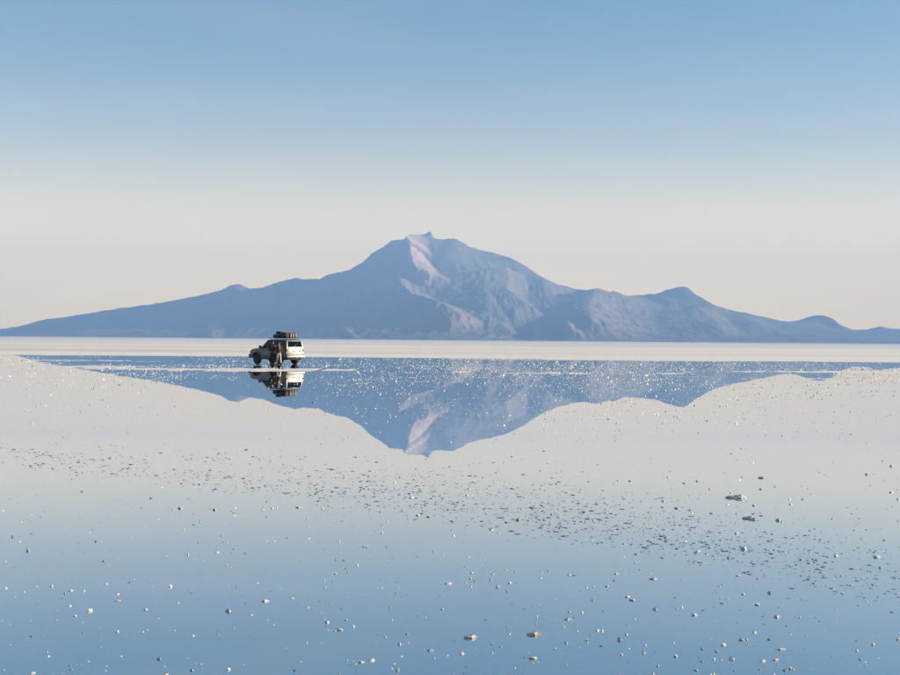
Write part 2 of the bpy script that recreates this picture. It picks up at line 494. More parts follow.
# ------------------------------------------------------------------ haze: one box of even air round the whole place
HAZE = 6.8e-5
m = bpy.data.materials.new('haze_air')
m.use_nodes = True
nt = m.node_tree
nt.nodes.clear()
o_ = nt.nodes.new('ShaderNodeOutputMaterial')
pv = nt.nodes.new('ShaderNodeVolumePrincipled')
pv.inputs['Color'].default_value = (0.285, 0.53, 1.0, 1)
pv.inputs['Density'].default_value = HAZE
pv.inputs['Anisotropy'].default_value = 0.0
nt.links.new(pv.outputs[0], o_.inputs['Volume'])
bm = bmesh.new()
bmesh.ops.create_cube(bm, size=1.0)
hx, hy0, hy1, hz0, hz1 = 15000, -12500, 26600, -60, 1860
for v in bm.verts:
    v.co = ((hx if v.co.x > 0 else -hx), (hy1 if v.co.y > 0 else hy0), (hz1 if v.co.z > 0 else hz0))
me = bpy.data.meshes.new('haze'); bm.to_mesh(me); bm.free()
haze = link('haze', me, m)
tag(haze, 'thin pale blue air between the viewer and the volcano', 'haze', kind='stuff')

# ------------------------------------------------------------------ the off-road car
def box_bm(bm, x0, x1, y0, y1, z0, z1):
    r = bmesh.ops.create_cube(bm, size=1.0)
    for v in r['verts']:
        v.co = ((x1 if v.co.x > 0 else x0), (y1 if v.co.y > 0 else y0), (z1 if v.co.z > 0 else z0))
    return r['verts']

def bm_obj(name, bm, mat, parent=None, bevel=0.0, seg=2, smooth=True):
    bmesh.ops.recalc_face_normals(bm, faces=bm.faces[:])
    if bevel:
        ed = [e for e in bm.edges if len(e.link_faces) == 2 and e.calc_face_angle(0) > 0.5]
        bmesh.ops.bevel(bm, geom=ed, offset=bevel, segments=seg, affect='EDGES', profile=0.6, clamp_overlap=True)
    me = bpy.data.meshes.new(name)
    bm.to_mesh(me); bm.free()
    if smooth:
        me.polygons.foreach_set('use_smooth', [True] * len(me.polygons))
        try:
            me.set_sharp_from_angle(angle=R(38))
        except Exception:
            pass
    return link(name, me, mat, parent)

def box(name, x0, x1, y0, y1, z0, z1, mat, parent=None, bevel=0.0):
    bm = bmesh.new(); box_bm(bm, x0, x1, y0, y1, z0, z1)
    return bm_obj(name, bm, mat, parent, bevel)

def prism(name, poly, y0, y1, mat, parent=None, bevel=0.0, taper=None):
    """side outline (x, z) extruded across the car"""
    bm = bmesh.new()
    a = [bm.verts.new((x, y0 * (taper(z) if taper else 1), z)) for x, z in poly]
    b = [bm.verts.new((x, y1 * (taper(z) if taper else 1), z)) for x, z in poly]
    bm.faces.new(a); bm.faces.new(b[::-1])
    n = len(poly)
    for i in range(n):
        bm.faces.new((a[i], b[i], b[(i + 1) % n], a[(i + 1) % n]))
    return bm_obj(name, bm, mat, parent, bevel)

def slab(name, quad, thick, mat, parent=None, bevel=0.0):
    """a plate from four or more corner points, thickened inwards"""
    q = [Vector(p) for p in quad]
    n = (q[1] - q[0]).cross(q[2] - q[0]).normalized() * thick
    bm = bmesh.new()
    a = [bm.verts.new(p) for p in q]; b = [bm.verts.new(p - n) for p in q]
    bm.faces.new(a); bm.faces.new(b[::-1])
    for i in range(len(q)):
        bm.faces.new((a[i], b[i], b[(i + 1) % len(q)], a[(i + 1) % len(q)]))
    return bm_obj(name, bm, mat, parent, bevel)

def tube_bm(bm, p, q, r, n=8, r2=None):
    p, q = Vector(p), Vector(q); d = (q - p)
    m4 = Matrix.Translation((p + q) / 2) @ d.to_track_quat('Z', 'Y').to_matrix().to_4x4()
    bmesh.ops.create_cone(bm, cap_ends=True, segments=n, radius1=r, radius2=r if r2 is None else r2, depth=d.length, matrix=m4)

def lathe(name, prof, mat, parent=None, seg=28, axis='Y', loc=(0, 0, 0)):
    """profile (along, radius) turned about the axle"""
    bm = bmesh.new(); rings = []
    for (a, r) in prof:
        rings.append([bm.verts.new((r * math.cos(2 * math.pi * k / seg), a, r * math.sin(2 * math.pi * k / seg))) for k in range(seg)])
    for i in range(len(rings) - 1):
        for k in range(seg):
            bm.faces.new((rings[i][k], rings[i][(k + 1) % seg], rings[i + 1][(k + 1) % seg], rings[i + 1][k]))
    bm.faces.new(rings[0][::-1]); bm.faces.new(rings[-1])
    o = bm_obj(name, bm, mat, parent)
    o.location = loc
    return o

M_paint = simple('silver_paint', (0.122, 0.122, 0.116), 0.43, 0.95, 0.0, 0.05, 3.0)
M_clad = simple('grey_cladding', (0.10, 0.10, 0.11), 0.6)
M_black = simple('black_plastic', (0.025, 0.025, 0.028), 0.55)
M_rubber = simple('tyre_rubber', (0.03, 0.03, 0.032), 0.85, bump=0.3, scale=40)
M_rim = simple('alloy_rim', (0.42, 0.42, 0.43), 0.35, 0.8)
M_seat = simple('dark_seat_cloth', (0.05, 0.05, 0.06), 0.9)
M_red = simple('red_lamp_glass', (0.14, 0.012, 0.01), 0.3)
M_clear = simple('clear_lamp_glass', (0.6, 0.6, 0.58), 0.15)
M_plate = simple('white_plate', (0.7, 0.7, 0.66), 0.4)
M_print = simple('plate_print', (0.05, 0.06, 0.12), 0.5)
M_chrome = simple('chrome', (0.6, 0.6, 0.6), 0.2, 1.0)
M_canvas = simple('dark_tarpaulin', (0.045, 0.05, 0.05), 0.85, bump=0.5, scale=6)
M_duffel = simple('black_duffel', (0.03, 0.03, 0.036), 0.8, bump=0.4, scale=8)
M_can = simple('tan_canister', (0.15, 0.12, 0.085), 0.6)
M_can2 = simple('maroon_canister', (0.24, 0.06, 0.05), 0.5)

def glass_mat(name, tint, refl=0.08):
    m, nt, b, out = new_mat(name)
    nt.nodes.remove(b)
    fr = nt.nodes.new('ShaderNodeFresnel'); fr.inputs['IOR'].default_value = 1.5
    tr = nt.nodes.new('ShaderNodeBsdfTransparent'); tr.inputs['Color'].default_value = tint + (1,)
    gl = nt.nodes.new('ShaderNodeBsdfGlossy'); gl.inputs['Roughness'].default_value = 0.02
    mx = nt.nodes.new('ShaderNodeMixShader')
    nt.links.new(fr.outputs[0], mx.inputs[0]); nt.links.new(tr.outputs[0], mx.inputs[1]); nt.links.new(gl.outputs[0], mx.inputs[2])
    nt.links.new(mx.outputs[0], out.inputs['Surface'])
    return m
M_glass = glass_mat('clear_car_glass', (0.80, 0.84, 0.84))
M_tint = glass_mat('tinted_car_glass', (0.20, 0.19, 0.17))

CAR_ANGLE = R(180 - 43)
car_pos = on_ground(276.4, 364.1)
car = empty('off_road_car', (car_pos.x, car_pos.y, 0.0), CAR_ANGLE)
tag(car, 'silver-white four-wheel-drive with loaded roof rack standing in the mirror water', 'car')

def arch(cx, r=0.49, zc=0.42, zb=0.47, n=11):
    a0 = math.asin((zb - zc) / r)
    return [(cx + r * math.cos(a0 + (math.pi - 2 * a0) * k / (n - 1)), zc + r * math.sin(a0 + (math.pi - 2 * a0) * k / (n - 1))) for k in range(n)]
WF, WR_, WZ, WRAD = 1.36, -1.28, 0.405, 0.405
HW = 0.87
low = [(-2.13, 0.52), (-2.19, 0.66), (-2.20, 0.85), (-2.16, 1.23), (0.78, 1.25), (1.0, 1.24), (1.75, 1.17), (2.02, 1.10), (2.14, 0.98), (2.17, 0.75), (2.14, 0.55), (2.02, 0.47)]
low = low + arch(WF) + arch(WR_) + [(-2.0, 0.47)]
body_taper = lambda z: 1.0 - 0.05 * max(0, (z - 0.9)) / 0.35 - 0.03 * max(0, (0.8 - z)) / 0.3
body = prism('body', low, -HW, HW, M_paint, car, 0.035, body_taper)
box('underbody', -2.0, 2.0, -0.56, 0.56, 0.36, 0.80, M_black, car, 0.03)
# lower cladding along the sills, wheel-arch flares
for s in (-1, 1):
    box('side_step', -0.72, 0.82, s * 0.80 - 0.06, s * 0.80 + 0.10 if s > 0 else s * 0.80 + 0.06, 0.40, 0.47, M_black, car, 0.015)
    box('sill_cladding', -0.76, 0.84, min(s * 0.858, s * 0.882), max(s * 0.858, s * 0.882), 0.48, 0.68, M_clad, car, 0.006)
    for cx in (WF, WR_):
        pts = arch(cx, 0.53, 0.42, 0.49, 13); inn = arch(cx, 0.47, 0.42, 0.49, 13)[::-1]
        prism('arch_flare', pts + inn, s * 0.84, s * 0.905, M_clad, car, 0.008)
# the cabin: roof, pillars and panes
ZB, ZT = 1.235, 1.86
yb, yt = 0.80, 0.665
bx = {'A': (0.86, 0.16), 'B': (-0.18, -0.24), 'C': (-1.12, -1.14), 'D': (-2.09, -1.93)}     # x at belt, x at roof
def side_pt(x_b, x_t, f, s, off=0.0):
    z = ZB + (ZT - ZB) * f
    return Vector((x_b + (x_t - x_b) * f, s * (yb + (yt - yb) * f + off), z))
roof_poly = [(0.22, ZT - 0.045), (0.05, ZT + 0.015), (-0.6, ZT + 0.05), (-1.4, ZT + 0.045), (-1.88, ZT + 0.01), (-1.99, ZT - 0.05)]
prism('roof', roof_poly, -yt - 0.03, yt + 0.03, M_paint, car, 0.02)
for s in (-1, 1):
    for k, w0 in (('A', 0.05), ('B', 0.055), ('C', 0.06), ('D', 0.10)):
        b_, t_ = bx[k]
        inn = -0.075
        p = [side_pt(b_ - w0, t_ - w0, 0, s), side_pt(b_ + w0, t_ + w0, 0, s), side_pt(b_ + w0, t_ + w0, 0.97, s), side_pt(b_ - w0, t_ - w0, 0.97, s)]
        if s < 0: p = p[::-1]
        slab('pillar', [v for v in p][::-1], 0.055, M_paint if k in 'AD' else M_black, car, 0.006)
    for (k1, k2, mat) in (('A', 'B', M_glass), ('B', 'C', M_glass), ('C', 'D', M_tint)):
        p = [side_pt(bx[k1][0], bx[k1][1], 0.01, s, -0.02), side_pt(bx[k2][0], bx[k2][1], 0.01, s, -0.02), side_pt(bx[k2][0], bx[k2][1], 0.96, s, -0.02), side_pt(bx[k1][0], bx[k1][1], 0.96, s, -0.02)]
        if s < 0: p = p[::-1]
        slab('side_window', p, 0.006, mat, car)
wx_b, wx_t = bx['A'][0] + 0.03, bx['A'][1] + 0.04
slab('windscreen', [(wx_b, -yb + 0.04, ZB + 0.01), (wx_b, yb - 0.04, ZB + 0.01), (wx_t, yt - 0.03, ZT - 0.02), (wx_t, -yt + 0.03, ZT - 0.02)], 0.006, M_glass, car)
# tailgate with its window, plate, handle and lamps
tg = slab('tailgate', [(-2.222, 0.72, 0.66), (-2.222, -0.72, 0.66), (-2.19, -0.72, 1.245), (-2.19, 0.72, 1.245)], 0.03, M_paint, car, 0.012)
slab('frame', [(-2.155, 0.80, 1.245), (-2.155, -0.80, 1.245), (-2.135, -0.775, 1.345), (-2.135, 0.775, 1.345)], 0.06, M_paint, tg, 0.01)
slab('frame', [(-2.035, 0.70, 1.76), (-2.035, -0.70, 1.76), (-1.985, -0.66, 1.87), (-1.985, 0.66, 1.87)], 0.06, M_paint, tg, 0.01)
slab('rear_window', [(-2.130, 0.70, 1.345), (-2.130, -0.70, 1.345), (-2.032, -0.60, 1.76), (-2.032, 0.60, 1.76)], 0.008, M_tint, car)
pl = box('licence_plate', -2.238, -2.224, -0.19, 0.19, 0.93, 1.05, M_plate, tg, 0.004)
for k in range(6):
    x = -0.145 + k * 0.058
    box('character', -2.2415, -2.2385, x - 0.018, x + 0.018, 0.955, 1.025, M_print, pl)
bm = bmesh.new(); tube_bm(bm, (-2.21, -0.46, 1.02), (-2.25, -0.46, 1.02), 0.055, 14)
bm_obj('handle', bm, M_black, tg)
bm = bmesh.new(); tube_bm(bm, (-2.19, 0.0, 1.16), (-2.222, 0.0, 1.16), 0.05, 14)
bm_obj('badge', bm, M_chrome, tg)
bm = bmesh.new(); tube_bm(bm, (-2.13, 0.1, 1.37), (-2.075, -0.38, 1.60), 0.012, 6)
bm_obj('wiper', bm, M_black, tg)
for s in (-1, 1):
    box('tail_lamp', -2.215, -2.06, min(s * 0.765, s * 0.862), max(s * 0.765, s * 0.862), 0.98, 1.21, M_red, car, 0.02)
    box('headlamp', 2.05, 2.165, min(s * 0.50, s * 0.80), max(s * 0.50, s * 0.80), 0.86, 1.04, M_clear, car, 0.02)
    mr = box('mirror', 0.70, 0.82, min(s * 0.88, s * 1.08), max(s * 0.88, s * 1.08), 1.23, 1.42, M_black, car, 0.03)
    for xd in (-0.02, -0.98):
        box('door_handle', xd - 0.10, xd + 0.06, min(s * 0.852, s * 0.885), max(s * 0.852, s * 0.885), 1.06, 1.10, M_clad, car, 0.008)
    for xd in (0.80, -0.18, -1.12):
        box('door_seam', xd - 0.006, xd + 0.006, min(s * 0.845, s * 0.8545), max(s * 0.845, s * 0.8545), 0.72, 1.22, M_black, car)
box('rear_bumper', -2.33, -2.10, -0.88, 0.88, 0.50, 0.68, M_paint, car, 0.04)
box('bumper_step', -2.335, -2.20, -0.62, 0.62, 0.682, 0.70, M_clad, car, 0.004)
box('tow_bar', -2.40, -2.1, -0.05, 0.05, 0.44, 0.50, M_black, car, 0.01)
box('front_bumper', 2.10, 2.32, -0.87, 0.87, 0.46, 0.76, M_clad, car, 0.05)
box('grille', 2.13, 2.19, -0.46, 0.46, 0.82, 1.03, M_black, car, 0.015)
box('exhaust_pipe', -2.28, -1.9, -0.62, -0.55, 0.38, 0.44, M_clad, car, 0.02)
# wheels
tyre_prof = [(-0.115, 0.24), (-0.13, 0.30), (-0.125, 0.37), (-0.10, 0.400), (0.0, 0.405), (0.10, 0.400), (0.125, 0.37), (0.13, 0.30), (0.115, 0.24)]
rim_prof = [(-0.09, 0.20), (-0.095, 0.245), (0.095, 0.245), (0.10, 0.23), (0.06, 0.20), (0.05, 0.08), (0.075, 0.06)]
for cx in (WF, WR_):
    for s in (-1, 1):
        w = empty('wheel', (cx, s * 0.75, WZ)); w.parent = car
        if s < 0: w.rotation_euler = (0, 0, math.pi)
        lathe('tyre', tyre_prof, M_rubber, w)
        lathe('rim', rim_prof, M_rim, w)
for cx in (WF, WR_):
    bm = bmesh.new(); tube_bm(bm, (cx, -0.72, WZ), (cx, 0.72, WZ), 0.06)
    bm_obj('axle', bm, M_black, car)
# seats and dashboard seen through the panes
for (x, y) in ((0.05, 0.36), (0.05, -0.36)):
    se = box('seat', x - 0.22, x + 0.25, y - 0.24, y + 0.24, 0.9, 1.1, M_seat, car, 0.05)
    box('backrest', x - 0.30, x - 0.16, y - 0.22, y + 0.22, 1.0, 1.48, M_seat, se, 0.05)
    box('headrest', x - 0.30, x - 0.19, y - 0.12, y + 0.12, 1.50, 1.66, M_seat, se, 0.04)
se = box('seat', -1.05, -0.62, -0.66, 0.66, 0.9, 1.1, M_seat, car, 0.05)
box('backrest', -1.18, -1.04, -0.64, 0.64, 1.0, 1.52, M_seat, se, 0.05)
box('load_cover', -2.0, -1.2, -0.7, 0.7, 1.0, 1.18, M_seat, car, 0.03)
# roof rack
rack = empty('roof_rack', (0, 0, 0)); rack.parent = car
RZ = ZT + 0.12
for s in (-1, 1):
    bm = bmesh.new(); tube_bm(bm, (-1.85, s * 0.62, RZ), (0.02, s * 0.62, RZ), 0.018)
    bm_obj('rail', bm, M_black, rack)
    for x in (-1.8, -0.9, -0.05):
        bm = bmesh.new(); tube_bm(bm, (x, s * 0.62, ZT + 0.02), (x, s * 0.62, RZ), 0.014)
        bm_obj('foot', bm, M_black, rack)
for x in (-1.8, -1.5, -1.2, -0.9, -0.6, -0.3, -0.05):
    bm = bmesh.new(); tube_bm(bm, (x, -0.62, RZ + 0.002), (x, 0.62, RZ + 0.002), 0.014)
    bm_obj('crossbar', bm, M_black, rack)

car_m = Matrix.Translation(car.location) @ Matrix.Rotation(CAR_ANGLE, 4, 'Z')
def on_roof(o, loc, rz=0.0):
    o.matrix_world = car_m @ Matrix.Translation((loc[0], loc[1], loc[2])) @ Matrix.Rotation(rz, 4, 'Z')
    return o

def soft_bag(name, l, w, h, mat, seed, n=10):
    bm = bmesh.new()
    bmesh.ops.create_uvsphere(bm, u_segments=24, v_segments=14, radius=1.0)
    rnd = np.random.default_rng(seed)
    ph = rnd.random(6) * 6.28
    for v in bm.verts:
        c = v.co.copy()
        p = 0.45
        q = Vector([math.copysign(abs(t) ** p, t) for t in c])
        k = 1 + 0.06 * math.sin(5 * q.x + ph[0]) * math.sin(4 * q.y + ph[1]) + 0.04 * math.sin(9 * q.y + ph[2] + 3 * q.z)
        v.co = Vector((q.x * l / 2 * k, q.y * w / 2 * k, (q.z * h / 2 * (k if q.z > 0 else 1.0)) + h / 2))
    return bm_obj(name, bm, mat)

RT = RZ + 0.018
b1 = on_roof(soft_bag('tarpaulin_bundle', 0.78, 0.95, 0.27, M_canvas, 1), (-0.52, 0.08, RT), 0.05)
tag(b1, 'low dark tarpaulin bundle tied on the front of the car roof', 'bundle')
for x in (-0.2, 0.2):
    bm = bmesh.new()
    tube_bm(bm, (x, -0.49, 0.1), (x, -0.40, 0.29), 0.011, 6); tube_bm(bm, (x, -0.40, 0.29), (x, 0.40, 0.29), 0.011, 6); tube_bm(bm, (x, 0.40, 0.29), (x, 0.49, 0.1), 0.011, 6)
    bm_obj('strap', bm, M_black, b1)
b2 = on_roof(soft_bag('duffel_bag', 0.72, 0.40, 0.40, M_duffel, 2), (-1.42, 0.40, RT), 0.0)
tag(b2, 'black duffel bag on the rear of the roof rack beside the canisters', 'bag')
for x in (-0.18, 0.18):
    bm = bmesh.new()
    tube_bm(bm, (x, -0.205, 0.18), (x * 0.7, -0.06, 0.425), 0.014, 6); tube_bm(bm, (x * 0.7, -0.06, 0.425), (x * 0.7, 0.06, 0.425), 0.014, 6); tube_bm(bm, (x * 0.7, 0.06, 0.425), (x, 0.205, 0.18), 0.014, 6)
    bm_obj('strap', bm, M_black, b2)

b3 = on_roof(soft_bag('sack', 0.50, 0.62, 0.24, M_duffel, 5), (-0.56, 0.10, RT + 0.272), 0.3)
tag(b3, 'black sack lying on top of the tarpaulin bundle on the car roof', 'bag')

def canister(mat, loc, label, grp=None):
    root = empty('canister')
    poly = [(-0.165, 0.0), (0.165, 0.0), (0.175, 0.02), (0.175, 0.27), (0.12, 0.36), (-0.165, 0.36), (-0.175, 0.34), (-0.175, 0.02)]
    prism('can_body', poly, -0.07, 0.07, mat, root, 0.018)
    bm = bmesh.new()
    for y in (-0.035, 0.0, 0.035):
        tube_bm(bm, (-0.12, y, 0.36), (-0.10, y, 0.395), 0.010, 6); tube_bm(bm, (-0.10, y, 0.395), (0.03, y, 0.395), 0.010, 6); tube_bm(bm, (0.03, y, 0.395), (0.05, y, 0.36), 0.010, 6)
    bm_obj('handle', bm, mat, root)
    bm = bmesh.new(); tube_bm(bm, (0.13, 0, 0.31), (0.17, 0, 0.355), 0.032, 10)
    bm_obj('cap', bm, M_black, root)
    on_roof(root, loc, 0.0)
    return tag(root, label, 'canister', grp)
for k in range(3):
    canister(M_can, (-1.60, 0.05 - 0.24 * k, RT), 'tan fuel canister standing in a row at the rear of the roof rack', 'tan canisters on the roof rack')
canister(M_can2, (-1.20, -0.10, RT), 'maroon fuel canister standing ahead of the tan ones on the roof rack')
crate = empty('crate')
for (x0, x1, y0, y1) in ((-0.17, -0.155, -0.17, 0.17), (0.155, 0.17, -0.17, 0.17), (-0.154, 0.154, -0.17, -0.155), (-0.154, 0.154, 0.155, 0.17)):
    box('panel', x0, x1, y0, y1, 0.012, 0.26, M_duffel, crate, 0.003)
box('base', -0.17, 0.17, -0.17, 0.17, 0.0, 0.011, M_duffel, crate)
box('lid', -0.18, 0.18, -0.18, 0.18, 0.261, 0.30, M_clad, crate, 0.008)
on_roof(crate, (-1.20, -0.42, RT), 0.0)
tag(crate, 'small black lidded crate on the far side of the roof rack', 'crate')

# ------------------------------------------------------------------ the two people beside the car
def skin_mesh(name, pts, edges, radii, root=0, subdiv=2):
    me = bpy.data.meshes.new(name + '_skeleton')
    me.from_pydata([tuple(p) for p in pts], edges, [])
    o = bpy.data.objects.new(name, me); col.objects.link(o)
    o.modifiers.new('skin', 'SKIN')
    sk = me.skin_vertices[0].data
    for i, r in enumerate(radii):
        sk[i].radius = r if isinstance(r, tuple) else (r, r)
        sk[i].use_root = (i == root)
    sd = o.modifiers.new('sub', 'SUBSURF'); sd.levels = subdiv; sd.render_levels = subdiv
    dg = bpy.context.evaluated_depsgraph_get()
    new = bpy.data.meshes.new_from_object(o.evaluated_get(dg))
    bpy.data.objects.remove(o); bpy.data.meshes.remove(me)
    new.name = name
    new.polygons.foreach_set('use_smooth', [True] * len(new.polygons))
    return new

M_skin = simple('skin', (0.24, 0.14, 0.095), 0.55)
M_hair = simple('dark_hair', (0.02, 0.016, 0.013), 0.6, bump=0.5, scale=60)
M_jacket_black = simple('black_jacket', (0.018, 0.019, 0.023), 0.8, bump=0.4, scale=14)
M_jacket_maroon = simple('dark_maroon_jacket', (0.032, 0.018, 0.02), 0.8, bump=0.4, scale=14)
M_trouser_black = simple('black_trousers', (0.022, 0.023, 0.028), 0.85, bump=0.4, scale=14)
M_trouser_pale = simple('pale_trousers', (0.55, 0.50, 0.44), 0.85, bump=0.4, scale=14)
M_shoe = simple('dark_boot', (0.03, 0.025, 0.02), 0.7)
M_eye = simple('eye', (0.03, 0.03, 0.03), 0.2)
M_lip = simple('lip', (0.28, 0.11, 0.09), 0.5)

def person(label, loc, rz, H, jacket, trousers, pose):
    """pose: dict of hand positions and stance, in a 1.75 m figure facing +X"""
    k = H / 1.75
    root = empty('person', loc, rz)
    tag(root, label, 'person')
    P, E, Rr = [], [], []
    def add(p, r, parent=None):
        P.append(Vector(p) * k); Rr.append(tuple(t * k for t in r) if isinstance(r, tuple) else r * k)
        if parent is not None: E.append((parent, len(P) - 1))
        return len(P) - 1
    pel = add((0, 0, 0.93), (0.115, 0.15))
    wai = add((0.005, 0, 1.07), (0.10, 0.135), pel)
    che = add((0.0, 0, 1.28), (0.115, 0.16), wai)
    upc = add((-0.01, 0, 1.41), (0.085, 0.12), che)
    nec = add((0.0, 0, 1.50), 0.052, upc)
    jaw = add((0.025, 0, 1.575), (0.068, 0.062), nec)
    hed = add((0.012, 0, 1.66), (0.095, 0.078), jaw)
    top = add((0.005, 0, 1.715), (0.065, 0.058), hed)
    arms, legs = [], []
    for s, key in ((1, 'l'), (-1, 'r')):
        el, ha = pose['elbow_' + key], pose['hand_' + key]
        sh = add((-0.01, s * 0.165, 1.40), 0.058, upc)
        e = add(el, 0.043, sh)
        w = add(ha, 0.028, e)
        d = (Vector(ha) - Vector(el)).normalized()
        palm = add(Vector(ha) + d * 0.05, (0.024, 0.036), w)
        side = Vector((0, s, 0)).cross(d)
        if side.length < 0.1: side = Vector((1, 0, 0))
        side.normalize()
        for q, (off, ln) in enumerate(((0.026, 0.075), (0.009, 0.086), (-0.009, 0.080), (-0.026, 0.062))):
            b = Vector(ha) + d * 0.09 + side * off
            f0 = add(b, 0.0095, palm)
            f1 = add(b + d * ln * 0.5, 0.0088, f0)
            add(b + d * ln * 0.9 - Vector((0, s, 0)) * 0.022, 0.0075, f1)
        t0 = add(Vector(ha) + d * 0.03 + side * 0.045, 0.011, palm)
        add(Vector(ha) + d * 0.075 + side * 0.066, 0.009, t0)
        kn, an = pose['knee_' + key], pose['ankle_' + key]
        hp = add((0, s * 0.09, 0.88), 0.092, pel)
        kk = add(kn, 0.060, hp)
        aa = add(an, 0.042, kk)
        hl = Vector(an) + Vector((-0.03, 0, -0.05))
        fo = add(Vector(an) + Vector((0.06, 0, -0.045)), (0.036, 0.030), aa)
        add(Vector(an) + Vector((0.16, s * 0.015, -0.062)), (0.036, 0.020), fo)
        arms.append((el, ha, s)); legs.append((kn, an, s))
    link('body', skin_mesh('body', P, E, Rr), M_skin, root)
    # jacket
    P, E, Rr = [], [], []
    b0 = add((0, 0, 0.86), (0.145, 0.185)); b1 = add((0.0, 0, 1.07), (0.135, 0.175), b0); b2 = add((0, 0, 1.28), (0.145, 0.185), b1)
    b3 = add((-0.01, 0, 1.41), (0.105, 0.14), b2); b4 = add((0, 0, 1.485), 0.075, b3)
    for el, ha, s in arms:
        a0 = add((-0.01, s * 0.18, 1.405), 0.080, b3); a1 = add(el, 0.064, a0)
        add(Vector(el) + (Vector(ha) - Vector(el)) * 0.95, 0.045, a1)
    link('jacket', skin_mesh('jacket', P, E, Rr), jacket, root)
    P, E, Rr = [], [], []
    p0 = add((0, 0, 0.97), (0.125, 0.16)); p1 = add((0, 0, 0.90), (0.125, 0.165), p0)
    for kn, an, s in legs:
        q0 = add((0, s * 0.092, 0.84), 0.105, p1); q1 = add(kn, 0.080, q0)
        add(Vector(an) + Vector((0, 0, 0.02)), 0.066, q1)
    link('trousers', skin_mesh('trousers', P, E, Rr), trousers, root)
    for kn, an, s in legs:
        P, E, Rr = [], [], []
        s0 = add(Vector(an) + Vector((0, 0, 0.06)), 0.054); s1 = add(Vector(an) + Vector((-0.015, 0, -0.04)), (0.052, 0.046), s0)
        s2 = add(Vector(an) + Vector((0.09, 0, -0.045)), (0.048, 0.042), s1); add(Vector(an) + Vector((0.19, s * 0.015, -0.055)), (0.045, 0.030), s2)
        link('shoe', skin_mesh('shoe', P, E, Rr), M_shoe, root)
    P, E, Rr = [], [], []
    h0 = add((-0.035, 0, 1.62), (0.075, 0.078)); h1 = add((-0.018, 0, 1.69), (0.092, 0.084), h0); add((0.0, 0, 1.74), (0.062, 0.058), h1)
    link('hair', skin_mesh('hair', P, E, Rr), M_hair, root)
    def blob(name, p, r, mat):
        bm = bmesh.new(); bmesh.ops.create_icosphere(bm, subdivisions=2, radius=1)
        for v in bm.verts: v.co = Vector((v.co.x * r[0] + p[0], v.co.y * r[1] + p[1], v.co.z * r[2] + p[2])) * k
        return bm_obj(name, bm, mat, root)
    blob('nose', (0.105, 0, 1.625), (0.020, 0.013, 0.022), M_skin)
    blob('mouth', (0.092, 0, 1.578), (0.010, 0.024, 0.008), M_lip)
    for s in (-1, 1):
        blob('eye', (0.092, s * 0.030, 1.650), (0.010, 0.012, 0.008), M_eye)
        blob('ear', (0.01, s * 0.078, 1.635), (0.020, 0.010, 0.030), M_skin)
    return root

pose_a = {'elbow_l': (0.03, 0.255, 1.14), 'hand_l': (0.20, 0.20, 0.98), 'elbow_r': (-0.02, -0.26, 1.13), 'hand_r': (0.10, -0.25, 0.90),
          'knee_l': (0.02, 0.11, 0.49), 'ankle_l': (-0.02, 0.12, 0.085), 'knee_r': (0.04, -0.11, 0.49), 'ankle_r': (0.03, -0.13, 0.085)}
pose_b = {'elbow_l': (0.06, 0.25, 1.16), 'hand_l': (0.27, 0.17, 1.20), 'elbow_r': (0.05, -0.25, 1.15), 'hand_r': (0.27, -0.14, 1.22),
          'knee_l': (0.05, 0.10, 0.49), 'ankle_l': (0.04, 0.13, 0.085), 'knee_r': (0.0, -0.11, 0.49), 'ankle_r': (-0.08, -0.14, 0.085)}
pa = (car_pos.x - 0.02, car_pos.y - 2.05, 0.0)
pb = (car_pos.x + 0.55, car_pos.y - 2.80, 0.0)
person('person dressed all in black standing against the side of the car', pa, R(75), 1.80, M_jacket_black, M_trouser_black, pose_a)
person('person in dark jacket and pale trousers standing at the rear corner of the car', pb, R(112), 1.72, M_jacket_maroon, M_trouser_pale, pose_b)

# ------------------------------------------------------------------ salt lumps in the water
def lump_mesh(name, seed, sub=2, flat=False, spike=0.0, rough=0.28):
    bm = bmesh.new()
    bmesh.ops.create_icosphere(bm, subdivisions=sub, radius=1.0)
    rnd = np.random.default_rng(seed)
    D = rnd.normal(size=(9, 3)); D /= np.linalg.norm(D, axis=1)[:, None]
    cut = rnd.uniform(0.45, 0.95, 9)
    ph = rnd.random((4, 3)) * 6.28; fr = rnd.uniform(2.0, 6.0, (4, 3))
    for v in bm.verts:
        c = np.array(v.co)
        r = 1.0
        for d, k in zip(D, cut):          # facets, as broken crystal crust has
            t = c @ d
            if t > 1e-3: r = min(r, k / t)
        n = sum(np.sin(c @ fr[i] + ph[i].sum()) for i in range(4)) / 4
        r *= 1 + rough * n
        v.co = Vector(c * r)
        if v.co.z < -0.35: v.co.z = -0.35
    me = bpy.data.meshes.new(name)
    bm.to_mesh(me); bm.free()
    me.materials.append(M_lump)
    return me

ROUND = [lump_mesh('lump', 100 + i) for i in range(7)]
CRUST = [lump_mesh('crust', 200 + i, rough=0.35) for i in range(5)]
SHARD = [lump_mesh('shard', 300 + i, rough=0.25) for i in range(4)]
